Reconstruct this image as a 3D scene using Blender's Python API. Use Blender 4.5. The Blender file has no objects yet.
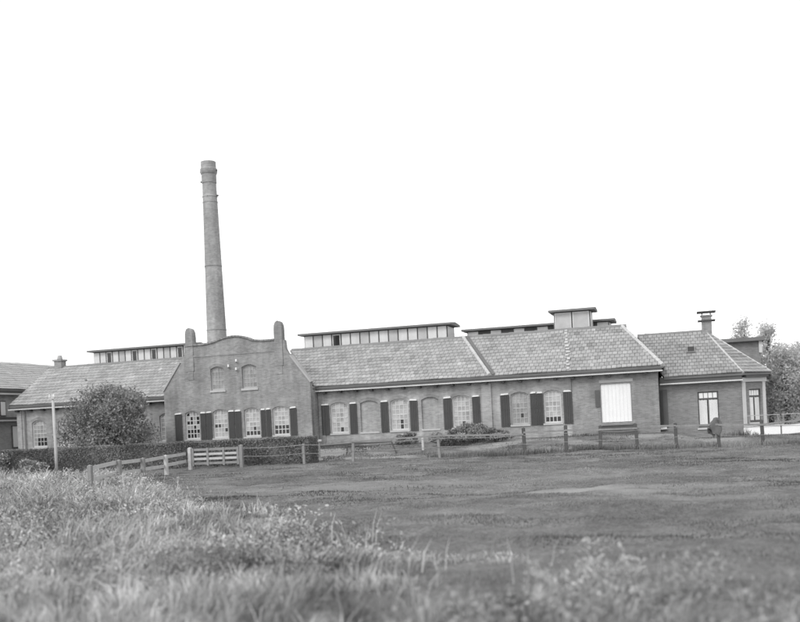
import bpy, math, random
import numpy as np
from mathutils import Vector, Matrix

# ------------------------------------------------------------------ camera, sky, sun, exposure
F, TH, RO, HZ, EYE, D = 975.0, math.radians(16.3), math.radians(2.85), 112.0, 1.25, 58.5
SUN_EL, SUN_AZ = 45.0, 200.0          # degrees; azimuth clockwise from +Y (camera side, a little to the left)
SC = bpy.context.scene
COL = SC.collection
random.seed(7)
RNG = np.random.default_rng(11)

cam_d = bpy.data.cameras.new('camera')
cam = bpy.data.objects.new('camera', cam_d); COL.objects.link(cam)
cam.matrix_world = (Matrix.Translation((0, 0, EYE)) @ Matrix.Rotation(TH, 4, 'Z')
                    @ Matrix.Rotation(math.pi / 2, 4, 'X') @ Matrix.Rotation(-RO, 4, 'Z'))
cam_d.sensor_fit = 'HORIZONTAL'; cam_d.sensor_width = 36.0
cam_d.lens = F / 800.0 * 36.0
cam_d.shift_x = -HZ * math.sin(RO) / 800.0
cam_d.shift_y = HZ * math.cos(RO) / 800.0
cam_d.clip_start = 0.1; cam_d.clip_end = 6000
cam_d.dof.use_dof = True; cam_d.dof.focus_distance = 38.0; cam_d.dof.aperture_fstop = 0.72
SC.camera = cam

world = bpy.data.worlds.new('World'); SC.world = world; world.use_nodes = True
wn = world.node_tree.nodes; wl = world.node_tree.links
bg = wn['Background']
sky = wn.new('ShaderNodeTexSky'); sky.sky_type = 'NISHITA'; sky.sun_disc = False
sky.sun_elevation = math.radians(SUN_EL); sky.sun_rotation = math.radians(SUN_AZ)
sky.air_density = 4.0; sky.dust_density = 0.0; sky.ozone_density = 0.0
bw = wn.new('ShaderNodeRGBToBW')       # the photograph is black-and-white
wl.new(sky.outputs['Color'], bw.inputs['Color']); wl.new(bw.outputs['Val'], bg.inputs['Color'])
bg.inputs['Strength'].default_value = 0.15

sun_d = bpy.data.lights.new('sun', 'SUN'); sun_d.energy = 0.8; sun_d.angle = math.radians(18)
sun = bpy.data.objects.new('sun', sun_d); COL.objects.link(sun)
_az, _el = math.radians(SUN_AZ), math.radians(SUN_EL)
sdir = Vector((math.sin(_az) * math.cos(_el), math.cos(_az) * math.cos(_el), math.sin(_el)))
sun.rotation_euler = sdir.to_track_quat('Z', 'Y').to_euler()
sun.location = (0, 0, 60)
SC.view_settings.view_transform = 'Standard'; SC.view_settings.look = 'None'
SC.view_settings.gamma = 1.0; SC.view_settings.exposure = 0.6
SC.view_settings.use_curve_mapping = False

# ------------------------------------------------------------------ pixel -> position (800 x 622 photograph)
def ray(px, py):
    dx, dy = px - 400.0, 311.0 - py
    u = math.cos(RO) * dx + math.sin(RO) * dy
    v = -math.sin(RO) * dx + math.cos(RO) * dy + HZ
    return (u * math.cos(TH) - F * math.sin(TH), u * math.sin(TH) + F * math.cos(TH), v)
def P(px, py, Y=None, X=None, Z=None):
    r = ray(px, py)
    t = Y / r[1] if Y is not None else X / r[0] if X is not None else (Z - EYE) / r[2]
    return Vector((r[0] * t, r[1] * t, EYE + r[2] * t))
def PX(px, py, Y=D): return P(px, py, Y=Y).x

# ------------------------------------------------------------------ materials (all grey: monochrome photograph)
MATS = {}
def mat(name, v, var=0.25, scale=2.0, fine=0.15, fscale=25.0, rough=0.85, bump=0.0, attr=False,
        brick=False, spec=0.3, stretch=None, trans=0.0, streak=0.0):
    m = bpy.data.materials.new(name); m.use_nodes = True; MATS[name] = m
    n, l = m.node_tree.nodes, m.node_tree.links
    b = n['Principled BSDF']
    b.inputs['Roughness'].default_value = rough
    b.inputs['Specular IOR Level'].default_value = spec
    tc = n.new('ShaderNodeTexCoord')
    def mth(op, a, bb):
        x = n.new('ShaderNodeMath'); x.operation = op
        for i, k in enumerate((a, bb)):
            if isinstance(k, (int, float)): x.inputs[i].default_value = k
            else: l.new(k, x.inputs[i])
        return x.outputs[0]
    def noise(sc, det, mapscale=None):
        t = n.new('ShaderNodeTexNoise'); t.inputs['Scale'].default_value = sc; t.inputs['Detail'].default_value = det
        src = tc.outputs['Object']
        if mapscale:
            mp = n.new('ShaderNodeMapping'); mp.inputs['Scale'].default_value = mapscale
            l.new(src, mp.inputs['Vector']); src = mp.outputs['Vector']
        l.new(src, t.inputs['Vector']); return t.outputs['Fac']
    a = noise(scale, 4, stretch); c = noise(fscale, 3, stretch)
    f1 = mth('MULTIPLY_ADD', mth('SUBTRACT', a, 0.5), 2.0 * var); n[-1].inputs[2].default_value = 1.0
    f2 = mth('MULTIPLY_ADD', mth('SUBTRACT', c, 0.5), 2.0 * fine); n[-1].inputs[2].default_value = 1.0
    val = mth('MULTIPLY', mth('MULTIPLY', f1, f2), v)
    if streak:
        s = noise(1.0, 4, (2.2, 2.2, 0.16))
        f3 = mth('MULTIPLY_ADD', mth('SUBTRACT', s, 0.5), 2.0 * streak); n[-1].inputs[2].default_value = 1.0
        val = mth('MULTIPLY', val, f3)
    if brick:
        sx = n.new('ShaderNodeSeparateXYZ'); l.new(tc.outputs['Object'], sx.inputs[0])
        cx = n.new('ShaderNodeCombineXYZ')
        l.new(mth('ADD', sx.outputs[0], sx.outputs[1]), cx.inputs[0]); l.new(sx.outputs[2], cx.inputs[1])
        br = n.new('ShaderNodeTexBrick'); l.new(cx.outputs[0], br.inputs['Vector'])
        br.inputs['Scale'].default_value = 1.0
        br.inputs['Brick Width'].default_value = 0.225; br.inputs['Row Height'].default_value = 0.066
        br.inputs['Mortar Size'].default_value = 0.006
        br.inputs['Color1'].default_value = (0.82, 0.82, 0.82, 1); br.inputs['Color2'].default_value = (1.14, 1.14, 1.14, 1)
        br.inputs['Mortar'].default_value = (1.18, 1.18, 1.18, 1)
        val = mth('MULTIPLY', val, br.outputs['Color'])
    if attr:
        at = n.new('ShaderNodeAttribute'); at.attribute_name = 'tone'
        val = mth('MULTIPLY', val, at.outputs['Fac'])
    l.new(val, b.inputs['Base Color'])
    if bump:
        bp = n.new('ShaderNodeBump'); bp.inputs['Strength'].default_value = bump; bp.inputs['Distance'].default_value = 0.03
        l.new(c, bp.inputs['Height']); l.new(bp.outputs[0], b.inputs['Normal'])
    if trans:
        tr = n.new('ShaderNodeBsdfTranslucent'); mx = n.new('ShaderNodeMixShader'); mx.inputs[0].default_value = trans
        l.new(val, tr.inputs['Color']); l.new(b.outputs[0], mx.inputs[1]); l.new(tr.outputs[0], mx.inputs[2])
        l.new(mx.outputs[0], n['Material Output'].inputs['Surface'])
    return m
mat('brick_gable', 0.275, var=0.45, scale=0.7, fine=0.22, fscale=4, brick=True, streak=0.45)
mat('brick_hall', 0.33, var=0.45, scale=0.8, fine=0.22, fscale=4, brick=True, streak=0.45)
mat('brick_end', 0.27, var=0.5, scale=0.6, fine=0.22, fscale=4, brick=True, streak=0.32)
mat('brick_house', 0.225, var=0.2, scale=0.6, fine=0.16, fscale=4, brick=True, streak=0.18)
mat('brick_stack', 0.33, var=0.45, scale=0.6, fine=0.3, fscale=3, brick=True, streak=0.3)
mat('brick_side', 0.36, var=0.2, scale=0.8, brick=True, streak=0.15)
mat('pale_brick', 0.37, var=0.2, scale=0.8, brick=True, streak=0.15)
mat('cement', 0.42, var=0.2, scale=1.5, bump=0.2)
mat('concrete', 0.5, var=0.2, scale=2, bump=0.2)
mat('tile', 0.355, var=0.16, scale=0.7, fine=0.25, fscale=9, rough=0.6, attr=True, bump=0.15)
mat('house_tile', 0.31, var=0.25, scale=0.5, fine=0.2, fscale=9, rough=0.6, attr=True, bump=0.15)
mat('far_tile', 0.42, var=0.12, scale=0.5, fine=0.1, fscale=9, rough=0.6, attr=True)
mat('roof_board', 0.16, var=0.2)
mat('cap_tile', 0.52, var=0.25, scale=2.5, fine=0.2, rough=0.6)
mat('lead', 0.24, var=0.2, rough=0.6)
mat('white_paint', 0.6, var=0.1, scale=3, streak=0.1, rough=0.6)
mat('white_board', 0.66, var=0.14, scale=1.4, streak=0.18, rough=0.6)
mat('bright_white', 0.85, var=0.05, scale=2, streak=0.05, rough=0.6)
mat('dark_paint', 0.11, var=0.2, scale=3, streak=0.2, rough=0.6)
mat('shutter_paint', 0.07, var=0.25, scale=2, streak=0.25, rough=0.65)
mat('dark_timber', 0.095, var=0.3, scale=2, streak=0.2)
mat('gutter_paint', 0.62, var=0.15, scale=1.2, rough=0.5)
mat('fascia', 0.11, var=0.2, scale=2)
mat('roof_felt', 0.19, var=0.25, scale=1.0)
mat('pale_glass', 0.36, var=0.3, scale=1.5, fine=0.2, fscale=6, rough=0.12, spec=0.5, attr=True)
mat('dark_glass', 0.03, var=0.2, rough=0.08, spec=0.5)
mat('curtain', 0.75, var=0.15, scale=1.0, fine=0.1, streak=0.3, rough=0.8)
mat('grey_wood', 0.26, var=0.3, scale=3, stretch=(1, 1, 0.3), fine=0.25)
mat('pale_wood', 0.5, var=0.25, scale=3, fine=0.2)
mat('bark', 0.09, var=0.3, scale=4, bump=0.4)
mat('wire', 0.3, rough=0.5)
mat('porcelain', 0.85, var=0.03, rough=0.2)
mat('leaf', 0.30, var=0.2, scale=0.9, fine=0.2, attr=True, rough=0.7, trans=0.25)
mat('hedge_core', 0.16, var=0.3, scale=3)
mat('hedge_leaf', 0.23, var=0.3, scale=0.9, fine=0.2, attr=True, rough=0.7, trans=0.2)
mat('tree_leaf', 0.6, var=0.3, scale=0.5, fine=0.2, attr=True, rough=0.7, trans=0.45)  # aerial haze put into the colour: far leaves paler than natural foliage
mat('grass', 0.45, var=0.25, scale=0.8, fine=0.2, fscale=2.5, attr=True, rough=0.75, trans=0.3)
mat('turf', 0.235, var=0.15, scale=0.3, fine=0.2, fscale=1.5, attr=True, rough=0.8, trans=0.5)
mat('petal', 0.8, var=0.1)
mat('cloth', 0.13, var=0.3, scale=5, fine=0.3)
mat('stone', 0.45, var=0.2, scale=3, bump=0.3)

# ------------------------------------------------------------------ mesh helpers
def link(o, parent=None, **props):
    COL.objects.link(o)
    if parent is not None: o.parent = parent
    for k, v in props.items(): o[k] = v
    return o
def thing(name, label, cat, loc=(0, 0, 0), rz=0.0, group=None):
    o = bpy.data.objects.new(name, None); COL.objects.link(o)
    o.location = loc; o.rotation_euler = (0, 0, rz); o.empty_display_size = 0.3
    o['label'] = label; o['category'] = cat; o['kind'] = 'thing'
    if group: o['group'] = group
    return o
def obj(name, verts, faces, m, parent=None, smooth=False, **props):
    me = bpy.data.meshes.new(name); me.from_pydata([tuple(v) for v in verts], [], faces); me.update()
    me.materials.append(MATS[m])
    if smooth: me.polygons.foreach_set('use_smooth', [True] * len(me.polygons))
    return link(bpy.data.objects.new(name, me), parent, **props)
class MB:
    def __init__(s): s.v = []; s.f = []
    def add(s, vs, fs):
        k = len(s.v); s.v += [tuple(a) for a in vs]; s.f += [tuple(i + k for i in f) for f in fs]; return s
    def box(s, x0, x1, y0, y1, z0, z1):
        return s.add([(x0,y0,z0),(x1,y0,z0),(x1,y1,z0),(x0,y1,z0),(x0,y0,z1),(x1,y0,z1),(x1,y1,z1),(x0,y1,z1)],
                     [(3,2,1,0),(4,5,6,7),(0,1,5,4),(1,2,6,5),(2,3,7,6),(3,0,4,7)])
    def bar(s, a, b, w, h, up=(0, 0, 1)):
        a, b = Vector(a), Vector(b); d = (b - a).normalized()
        r = d.cross(Vector(up))
        if r.length < 1e-4: r = Vector((1, 0, 0))
        r.normalize(); u = r.cross(d).normalized()
        q = [(-w/2,-h/2),(w/2,-h/2),(w/2,h/2),(-w/2,h/2)]
        vs = [p + r*x + u*y for p in (a, b) for x, y in q]
        return s.add(vs, [(3,2,1,0),(4,5,6,7),(0,1,5,4),(1,2,6,5),(2,3,7,6),(3,0,4,7)])
    def tube(s, pts, rad, n=8):
        pts = [Vector(p) for p in pts]; rings = []
        for i, p in enumerate(pts):
            d = (pts[min(i+1, len(pts)-1)] - pts[max(i-1, 0)]).normalized()
            r = d.cross(Vector((0.13, 0.97, 0.21))).normalized(); u = r.cross(d)
            rr = rad[i] if isinstance(rad, (list, tuple)) else rad
            rings.append([p + (r*math.cos(2*math.pi*k/n) + u*math.sin(2*math.pi*k/n))*rr for k in range(n)])
        vs = [v for rg in rings for v in rg]; fs = []
        for i in range(len(pts)-1):
            for k in range(n):
                fs.append((i*n+k, i*n+(k+1) % n, (i+1)*n+(k+1) % n, (i+1)*n+k))
        fs += [tuple(range(n-1, -1, -1)), tuple((len(pts)-1)*n+k for k in range(n))]
        return s.add(vs, fs)
    def lathe(s, prof, c=(0, 0, 0), n=24):
        vs = [(c[0]+r*math.cos(2*math.pi*k/n), c[1]+r*math.sin(2*math.pi*k/n), c[2]+z) for r, z in prof for k in range(n)]
        fs = [(i*n+k, i*n+(k+1) % n, (i+1)*n+(k+1) % n, (i+1)*n+k) for i in range(len(prof)-1) for k in range(n)]
        fs += [tuple(range(n-1, -1, -1)), tuple((len(prof)-1)*n+k for k in range(n))]
        return s.add(vs, fs)
    def build(s, name, m, parent=None, smooth=False, **props):
        return obj(name, s.v, s.f, m, parent, smooth, **props)

def arch(x0, x1, z0, z1, rise=0.16, n=8):
    """outline of an opening with a segmental head, anticlockwise; z1 is the crown"""
    pts = [(x0, z0), (x1, z0)]
    w = (x1 - x0) / 2; xm = (x0 + x1) / 2
    if rise < 0.01: return pts + [(x1, z1), (x0, z1)]
    R = (w*w + rise*rise) / (2*rise); a = math.asin(min(1, w / R))
    for i in range(n + 1):
        t = a - 2*a*i/n
        pts.append((xm + R*math.sin(t), z1 - R + R*math.cos(t)))
    return pts
def plate(name, outer, holes, y, th, m, parent=None, **props):
    """wall slab in the XZ plane with its front face at y, th deep, with real openings"""
    cu = bpy.data.curves.new(name, 'CURVE'); cu.dimensions = '2D'; cu.fill_mode = 'BOTH'; cu.extrude = th / 2
    for poly in [outer] + holes:
        sp = cu.splines.new('POLY'); sp.points.add(len(poly) - 1); sp.use_cyclic_u = True
        for p, q in zip(sp.points, poly): p.co = (q[0], q[1], 0, 1)
    tmp = bpy.data.objects.new('tmp', cu); COL.objects.link(tmp)
    dg = bpy.context.evaluated_depsgraph_get(); dg.update()
    me = bpy.data.meshes.new_from_object(tmp.evaluated_get(dg))
    bpy.data.objects.remove(tmp); bpy.data.curves.remove(cu)
    me.name = name
    me.transform(Matrix(((1,0,0,0),(0,0,-1,y + th/2),(0,1,0,0),(0,0,0,1))))
    me.materials.clear(); me.materials.append(MATS[m])
    return link(bpy.data.objects.new(name, me), parent, **props)
def set_tone(me, tone):
    at = me.attributes.new('tone', 'FLOAT', 'FACE'); at.data.foreach_set('value', np.asarray(tone, dtype=np.float32))

# ------------------------------------------------------------------ roofs
def facet(parent, poly, m_tile, tw=0.29, th=0.42, contrast=0.12, tiles_name='roof_tile', seed=1, light_col=None):
    """tiles laid on one roof slope; poly[0]-poly[1] is the eave, counter-clockwise from outside"""
    rg = random.Random(seed)
    p0 = Vector(poly[0]); ud = (Vector(poly[1]) - p0).normalized()
    nrm = Vector((0, 0, 0))
    for i in range(len(poly)):
        a, b = Vector(poly[i]) - p0, Vector(poly[(i+1) % len(poly)]) - p0; nrm += a.cross(b)
    nrm.normalize(); vd = nrm.cross(ud)
    q = [((Vector(p) - p0).dot(ud), (Vector(p) - p0).dot(vd)) for p in poly]
    vmax = max(b for _, b in q); rows = max(2, round(vmax / th)); h = vmax / rows
    def span(v):
        xs = []
        for i in range(len(q)):
            (a0, b0), (a1, b1) = q[i], q[(i+1) % len(q)]
            if abs(b1 - b0) > 1e-6 and min(b0, b1) - 1e-6 <= v <= max(b0, b1) + 1e-6:
                xs.append(a0 + (a1-a0)*(v-b0)/(b1-b0))
        return (min(xs), max(xs)) if xs else (0, 0)
    vs, fs, tone = [], [], []
    ph = rg.uniform(0, 6)
    pt = lambda u, v, z: p0 + ud*u + vd*v + nrm*(z + .035 + .018*math.sin(u*.9+ph+v) + .012*math.sin(u*2.3+v*1.7+ph))
    for r in range(rows):
        v0, v1 = r*h - (0.05 if r else 0.0), (r+1)*h
        la, lb = span(r*h + 1e-3), span(v1 - 1e-3)
        u = math.floor(min(la[0], lb[0]) / tw)*tw + (tw/2 if r % 2 else 0) - tw
        rowtone = 1 + rg.uniform(-0.03, 0.03); run = 0.0
        while u < max(la[1], lb[1]):
            g = 0.012
            a, b = u + g, u + tw - g
            a0, b0 = max(a, la[0]), min(b, la[1]); a1, b1 = max(a, lb[0]), min(b, lb[1])
            if b0 > a0 or b1 > a1:
                if b0 <= a0: a0 = b0 = min(max(a, la[0]), la[1])
                if b1 <= a1: a1 = b1 = min(max(a, lb[0]), lb[1])
                lift = 0.055 + rg.uniform(-0.008, 0.01)
                k = len(vs)
                vs += [pt(a0, v0, lift), pt(b0, v0, lift + rg.uniform(-0.01, 0.006)), pt(b1, v1, 0.016), pt(a1, v1, 0.016),
                       pt(a0, v0, 0.0), pt(b0, v0, 0.0)]
                fs += [(k, k+1, k+2, k+3), (k+4, k+5, k+1, k), (k, k+3, k+4), (k+1, k+5, k+2)]
                run = run*0.3 + rg.gauss(0, contrast)*0.8
                t = rowtone*(1 + run)
                if rg.random() < 0.025: t *= rg.choice((1.25, 0.78))
                if light_col is not None and abs((a+b)/2 - light_col) < tw*0.5 and rg.random() < 0.75: t = 1.7
                tone += [max(0.45, min(1.9, t))]*4
            u += tw
    o = obj(tiles_name, vs, fs, m_tile, parent, kind='stuff')
    set_tone(o.data, tone)
    return o
def solid(name, polys, m, parent, **props):
    """deck under the tiles: each slope given a little thickness downwards"""
    mb = MB()
    for poly in polys:
        n = len(poly); vs = [Vector(p) for p in poly]
        lo = [v - Vector((0, 0, 0.12)) for v in vs]
        mb.add(vs + lo, [tuple(range(n)), tuple(range(2*n-1, n-1, -1))] + [((i+1) % n, i, n+i, n+(i+1) % n) for i in range(n)])
    return mb.build(name, m, parent, **props)
def caps(name, a, b, parent, m='cap_tile', r=0.13, seg=0.42, lift=0.03):
    """row of half-round cap tiles, joined"""
    a, b = Vector(a) + Vector((0, 0, lift)), Vector(b) + Vector((0, 0, lift))
    n = max(2, int((b - a).length / seg)); mb = MB()
    for i in range(n):
        p, q = a.lerp(b, i/n), a.lerp(b, (i+1)/n + 0.012)
        mb.tube([p + Vector((0, 0, random.uniform(-.01, .012))), q], [r*random.uniform(0.92, 1.05), r*0.86], 8)
    return mb.build(name, m, parent, kind='stuff')
def gutter(parent, x0, x1, y, z, face=0.34, brk=True, step=1.05):
    """boxed eave: dark fascia, white gutter below it and brackets under; z = underside of the white strip"""
    MB().box(x0, x1, y - 0.395, y + 0.02, z + 0.075, z + face - .06).build('fascia', 'fascia', parent)
    MB().box(x0 - 0.04, x1 + 0.04, y - 0.48, y - 0.02, z, z + 0.07).build('gutter', 'gutter_paint', parent)
    if brk:
        mb = MB(); x = x0 + 0.5
        while x < x1 - 0.2:
            mb.box(x - 0.1, x + 0.1, y - 0.34, y - 0.003, z - 0.14, z - 0.003); x += step
        mb.build('gutter_bracket', 'dark_timber', parent, kind='stuff')

# ------------------------------------------------------------------ windows and shutters
def window(parent, x0, x1, z0, z1, y, cols=4, rows=6, rise=0.16, dark=(), m='pale_glass', tone=1.0, bar=0.035,
           frame='white_paint', sill='concrete', depth=0.10, seed=0, name='window', sill_h=0.1):
    """sash window set back in its opening: frame, glazing bars, panes (pale or dark) and sill"""
    rg = random.Random(seed + int(x0*100)); fw = 0.075; yf = y + depth
    f = plate(name, arch(x0+0.004, x1-0.004, z0+0.004, z1-0.004, rise), [arch(x0+fw, x1-fw, z0+fw*1.3, z1-fw, rise*0.9)], yf, 0.06, frame, parent)
    ax0, ax1, az0, az1 = x0+fw, x1-fw, z0+fw*1.3, z1-fw
    w = (ax1-ax0)/2; xm = (ax0+ax1)/2; rr = rise*0.9
    R = (w*w+rr*rr)/(2*rr) if rr > 0.01 else None
    top = lambda x: az1 if R is None else az1 - R + math.sqrt(max(0, R*R-(x-xm)**2))
    mb = MB(); cw = (ax1-ax0)/cols; rh = (az1-az0)/rows
    for i in range(1, cols):
        x = ax0+cw*i; mb.box(x-bar/2, x+bar/2, yf+0.012, yf+0.045, az0, top(x)-0.002)
    for j in range(1, rows):
        z = az0+rh*j; bh = bar if j != rows//2 else bar*1.6
        for i in range(cols):
            mb.box(ax0+cw*i+bar/2, ax0+cw*(i+1)-bar/2, yf+0.014, yf+0.043, z-bh/2, z+bh/2)
    mb.build('glazing_bar', frame, f, kind='stuff')
    for isdark in (False, True):
        vs, fs, tn = [], [], []
        for i in range(cols):
            for j in range(rows):
                if ((i, j) in dark) != isdark: continue
                a, b = ax0+cw*i, ax0+cw*(i+1); c, d0 = az0+rh*j, az0+rh*(j+1)
                da, db = (min(d0, top(a)), min(d0, top(b))) if j < rows-1 else (top(a), top(b))
                k = len(vs); t = rg.uniform(-0.004, 0.004)
                vs += [(a, yf+0.034+t, c), (b, yf+0.034-t, c), (b, yf+0.036-t, db), (a, yf+0.036+t, da)]
                fs.append((k, k+1, k+2, k+3)); tn.append(tone*rg.uniform(0.72, 1.22))
        if vs:
            o = obj('pane', vs, fs, 'dark_glass' if isdark else m, f, kind='stuff'); set_tone(o.data, tn)
    MB().box(x0+0.01, x1-0.01, y+depth+0.12, y+depth+0.15, z0+0.01, z1-rise).build('backing', 'roof_board', f)
    if sill:
        MB().box(x0-0.07, x1+0.07, y-0.07, y+depth-0.003, z0-sill_h, z0-0.002).build('sill', sill, f)
    return f
def shutter(parent, x0, x1, z0, z1, y):
    mb = MB(); n = 4; w = (x1-x0)/n
    for i in range(n): mb.box(x0+w*i+0.005, x0+w*(i+1)-0.005, y-0.062, y-0.03, z0, z1)
    for z in (z0+0.12, (z0+z1)/2, z1-0.2): mb.box(x0, x1, y-0.03, y-0.004, z, z+0.1)
    s = mb.build('shutter', 'shutter_paint', parent)
    dz = random.uniform(-0.03, 0.03)
    obj('shutter_cap', [(x0+.03,y-.11,z1+.01),(x1-.03,y-.11,z1+.01+dz),(x1-.03,y-.004,z1+.03+dz),(x0+.03,y-.004,z1+.03),
                        (x0+.06,y-.11,z1+.08),(x1-.06,y-.11,z1+.08+dz),(x1-.06,y-.004,z1+.10+dz),(x0+.06,y-.004,z1+.10)],
        [(3,2,1,0),(4,5,6,7),(0,1,5,4),(1,2,6,5),(2,3,7,6),(3,0,4,7)], 'bright_white', s)
    return s
def niche(parent, x0, x1, z0, z1, y, m):
    b = plate('blind_window', arch(x0+.003, x1-.003, z0+.003, z1-.003, 0.16), [], y+0.11, 0.12, m, parent)
    MB().box(x0-0.05, x1+0.05, y-0.05, y+0.107, z0-0.1, z0-0.002).build('sill', 'concrete', b)
    return b
def arch_band(parent, x0, x1, z1, y, m='brick_end'):
    """flat brick arch over an opening, a few mm proud"""
    o = arch(x0-0.1, x1+0.1, z1-0.3, z1+0.2, 0.2)[2:]; i = arch(x0+.001, x1-.001, z1-0.3, z1+.001, 0.16)[2:]
    plate('brick_arch', o + i[::-1], [], y-0.006, 0.05, m, parent)

# ------------------------------------------------------------------ terrain
def sstep(a, b, x):
    t = np.clip((x-a)/(b-a), 0, 1); return t*t*(3-2*t)
_wr = np.random.default_rng(77)
_waves = [(amp*_wr.uniform(.6,1.4), 2*math.pi/(wl_*_wr.uniform(.7,1.4)), _wr.uniform(0,6.3), _wr.uniform(0,6.3))
          for amp, wl_, cnt in ((.022,11,5),(.014,4.5,7),(.010,1.9,9),(.006,1.0,8)) for _ in range(cnt)]
def lumps(x, y):
    r = 0
    for a, f_, d_, p_ in _waves: r = r + a*np.sin(f_*(x*math.cos(d_)+y*math.sin(d_))+p_)
    return r
def ground(x, y):
    x = np.asarray(x, float); y = np.asarray(y, float)
    pad = sstep(50.0, 55.5, y + 0.6*np.sin(0.6*x))
    hgt = 0.62 - 0.42*sstep(-1.5, 1.0, x)
    near = 1 - sstep(53, 57, y)
    return -0.64 + pad*hgt + lumps(x, y)*(0.25+0.75*near)*(0.9)
def gz(x, y): return float(ground(x, y))
ax = np.concatenate([[-3000, -1500, -800, -400, -220, -140, -100, -80], np.arange(-62, 22, 0.24), [26, 34, 45, 60, 90, 150, 300, 700, 1500, 3000]])
ay = np.concatenate([[-600, -200, -80, -30, -10, -3, 0], np.arange(2, 60, 0.24), [62, 66, 72, 80, 95, 120, 180, 300, 600, 1200, 2500, 4500]])
gx, gy = np.meshgrid(ax, ay); gzz = ground(gx, gy)
nx, ny = len(ax), len(ay)
gv = np.stack([gx.ravel(), gy.ravel(), gzz.ravel()], 1)
ii = np.arange((ny-1)*(nx-1)); r_, c_ = ii // (nx-1), ii % (nx-1); b0 = r_*nx + c_
gf = np.stack([b0, b0+1, b0+1+nx, b0+nx], 1)
def np_mesh(name, v, f, m, parent=None, smooth=False, tone=None, **props):
    me = bpy.data.meshes.new(name)
    k = f.shape[1]
    me.vertices.add(len(v)); me.vertices.foreach_set('co', v.astype(np.float32).ravel())
    me.loops.add(f.size); me.loops.foreach_set('vertex_index', f.astype(np.int32).ravel())
    me.polygons.add(len(f)); me.polygons.foreach_set('loop_start', np.arange(0, f.size, k, dtype=np.int32))
    me.polygons.foreach_set('use_smooth', np.full(len(f), smooth))
    me.update(calc_edges=True); me.validate()
    me.materials.append(MATS[m])
    if tone is not None: set_tone(me, tone)
    return link(bpy.data.objects.new(name, me), parent, **props)
# field material: grazed turf, dry pale streaks, trodden sand on the bank before the factory
gm = bpy.data.materials.new('field_ground'); gm.use_nodes = True; MATS['field_ground'] = gm
n, l = gm.node_tree.nodes, gm.node_tree.links
tc = n.new('ShaderNodeTexCoord')
def gnoise(scale, detail, ms):
    mp = n.new('ShaderNodeMapping'); mp.inputs['Scale'].default_value = ms; l.new(tc.outputs['Object'], mp.inputs['Vector'])
    t = n.new('ShaderNodeTexNoise'); t.inputs['Scale'].default_value = scale; t.inputs['Detail'].default_value = detail
    l.new(mp.outputs[0], t.inputs['Vector']); return t.outputs['Fac']
def ramp(src, stops):
    r = n.new('ShaderNodeValToRGB'); l.new(src, r.inputs[0])
    while len(r.color_ramp.elements) < len(stops): r.color_ramp.elements.new(0.5)
    for e, (p, v) in zip(r.color_ramp.elements, stops): e.position = p; e.color = (v, v, v, 1)
    return r.outputs[0]
def gmath(op, a, b, c=None):
    x = n.new('ShaderNodeMath'); x.operation = op
    for i, k in enumerate((a, b) if c is None else (a, b, c)):
        if isinstance(k, (int, float)): x.inputs[i].default_value = k
        else: l.new(k, x.inputs[i])
    return x.outputs[0]
big = ramp(gnoise(0.3, 7, (1, 1, 1)), [(0.3, 0.145), (0.5, 0.18), (0.7, 0.225)])
fin = gmath('MULTIPLY', ramp(gnoise(2.6, 9, (1, 1, 1)), [(0.3, 0.74), (0.7, 1.26)]), ramp(gnoise(14.0, 6, (1, 1, 1)), [(0.3, 0.7), (0.7, 1.3)]))
dry = ramp(gnoise(0.4, 7, (0.8, 1.1, 1)), [(0.54, 0.0), (0.68, 1.0)])
sxyz = n.new('ShaderNodeSeparateXYZ'); l.new(tc.outputs['Object'], sxyz.inputs[0])
def band(src, a, b, c, d):
    m1 = n.new('ShaderNodeMapRange'); m1.inputs[1].default_value = a; m1.inputs[2].default_value = b; l.new(src, m1.inputs[0])
    m2 = n.new('ShaderNodeMapRange'); m2.inputs[1].default_value = c; m2.inputs[2].default_value = d
    m2.inputs[3].default_value = 1; m2.inputs[4].default_value = 0; l.new(src, m2.inputs[0])
    return gmath('MULTIPLY', m1.outputs[0], m2.outputs[0])
sand = gmath('MULTIPLY', band(sxyz.outputs[1], 49.2, 50.5, 56, 58), ramp(gnoise(0.45, 4, (0.5, 1, 1)), [(0.47, 0.0), (0.58, 0.85)]))
def blob(cx, cy, rx, ry, g):
    dx_ = gmath('DIVIDE', gmath('SUBTRACT', sxyz.outputs[0], cx), rx); dy_ = gmath('DIVIDE', gmath('SUBTRACT', sxyz.outputs[1], cy), ry)
    return gmath('MULTIPLY', gmath('EXPONENT', gmath('MULTIPLY', gmath('ADD', gmath('MULTIPLY', dx_, dx_), gmath('MULTIPLY', dy_, dy_)), -1.0), 0.0), g)
worn_n = ramp(gnoise(0.9, 7, (0.6, 1.2, 1)), [(0.38, 0.15), (0.58, 1.0)])
track = gmath('MULTIPLY', gmath('MAXIMUM', blob(-2.56, 24.03, 3.2, 1.2, 1.2), blob(-10.36, 28.42, 5.0, 2.2, 0.7)), worn_n)
mask = gmath('MAXIMUM', gmath('MULTIPLY', dry, 0.4), gmath('MAXIMUM', sand, gmath('MULTIPLY', track, 0.8)))
grs = gmath('MULTIPLY', big, fin)
mixv = gmath('ADD', gmath('MULTIPLY', grs, gmath('SUBTRACT', 1.0, mask)), gmath('MULTIPLY', mask, 0.34))
pb = n['Principled BSDF']; l.new(mixv, pb.inputs['Base Color']); pb.inputs['Roughness'].default_value = 0.95
pb.inputs['Specular IOR Level'].default_value = 0.1
bp = n.new('ShaderNodeBump'); bp.inputs['Strength'].default_value = 0.6; bp.inputs['Distance'].default_value = 0.08
l.new(fin, bp.inputs['Height']); l.new(bp.outputs[0], pb.inputs['Normal'])
np_mesh('field', gv, gf, 'field_ground', smooth=True, kind='structure')

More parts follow.
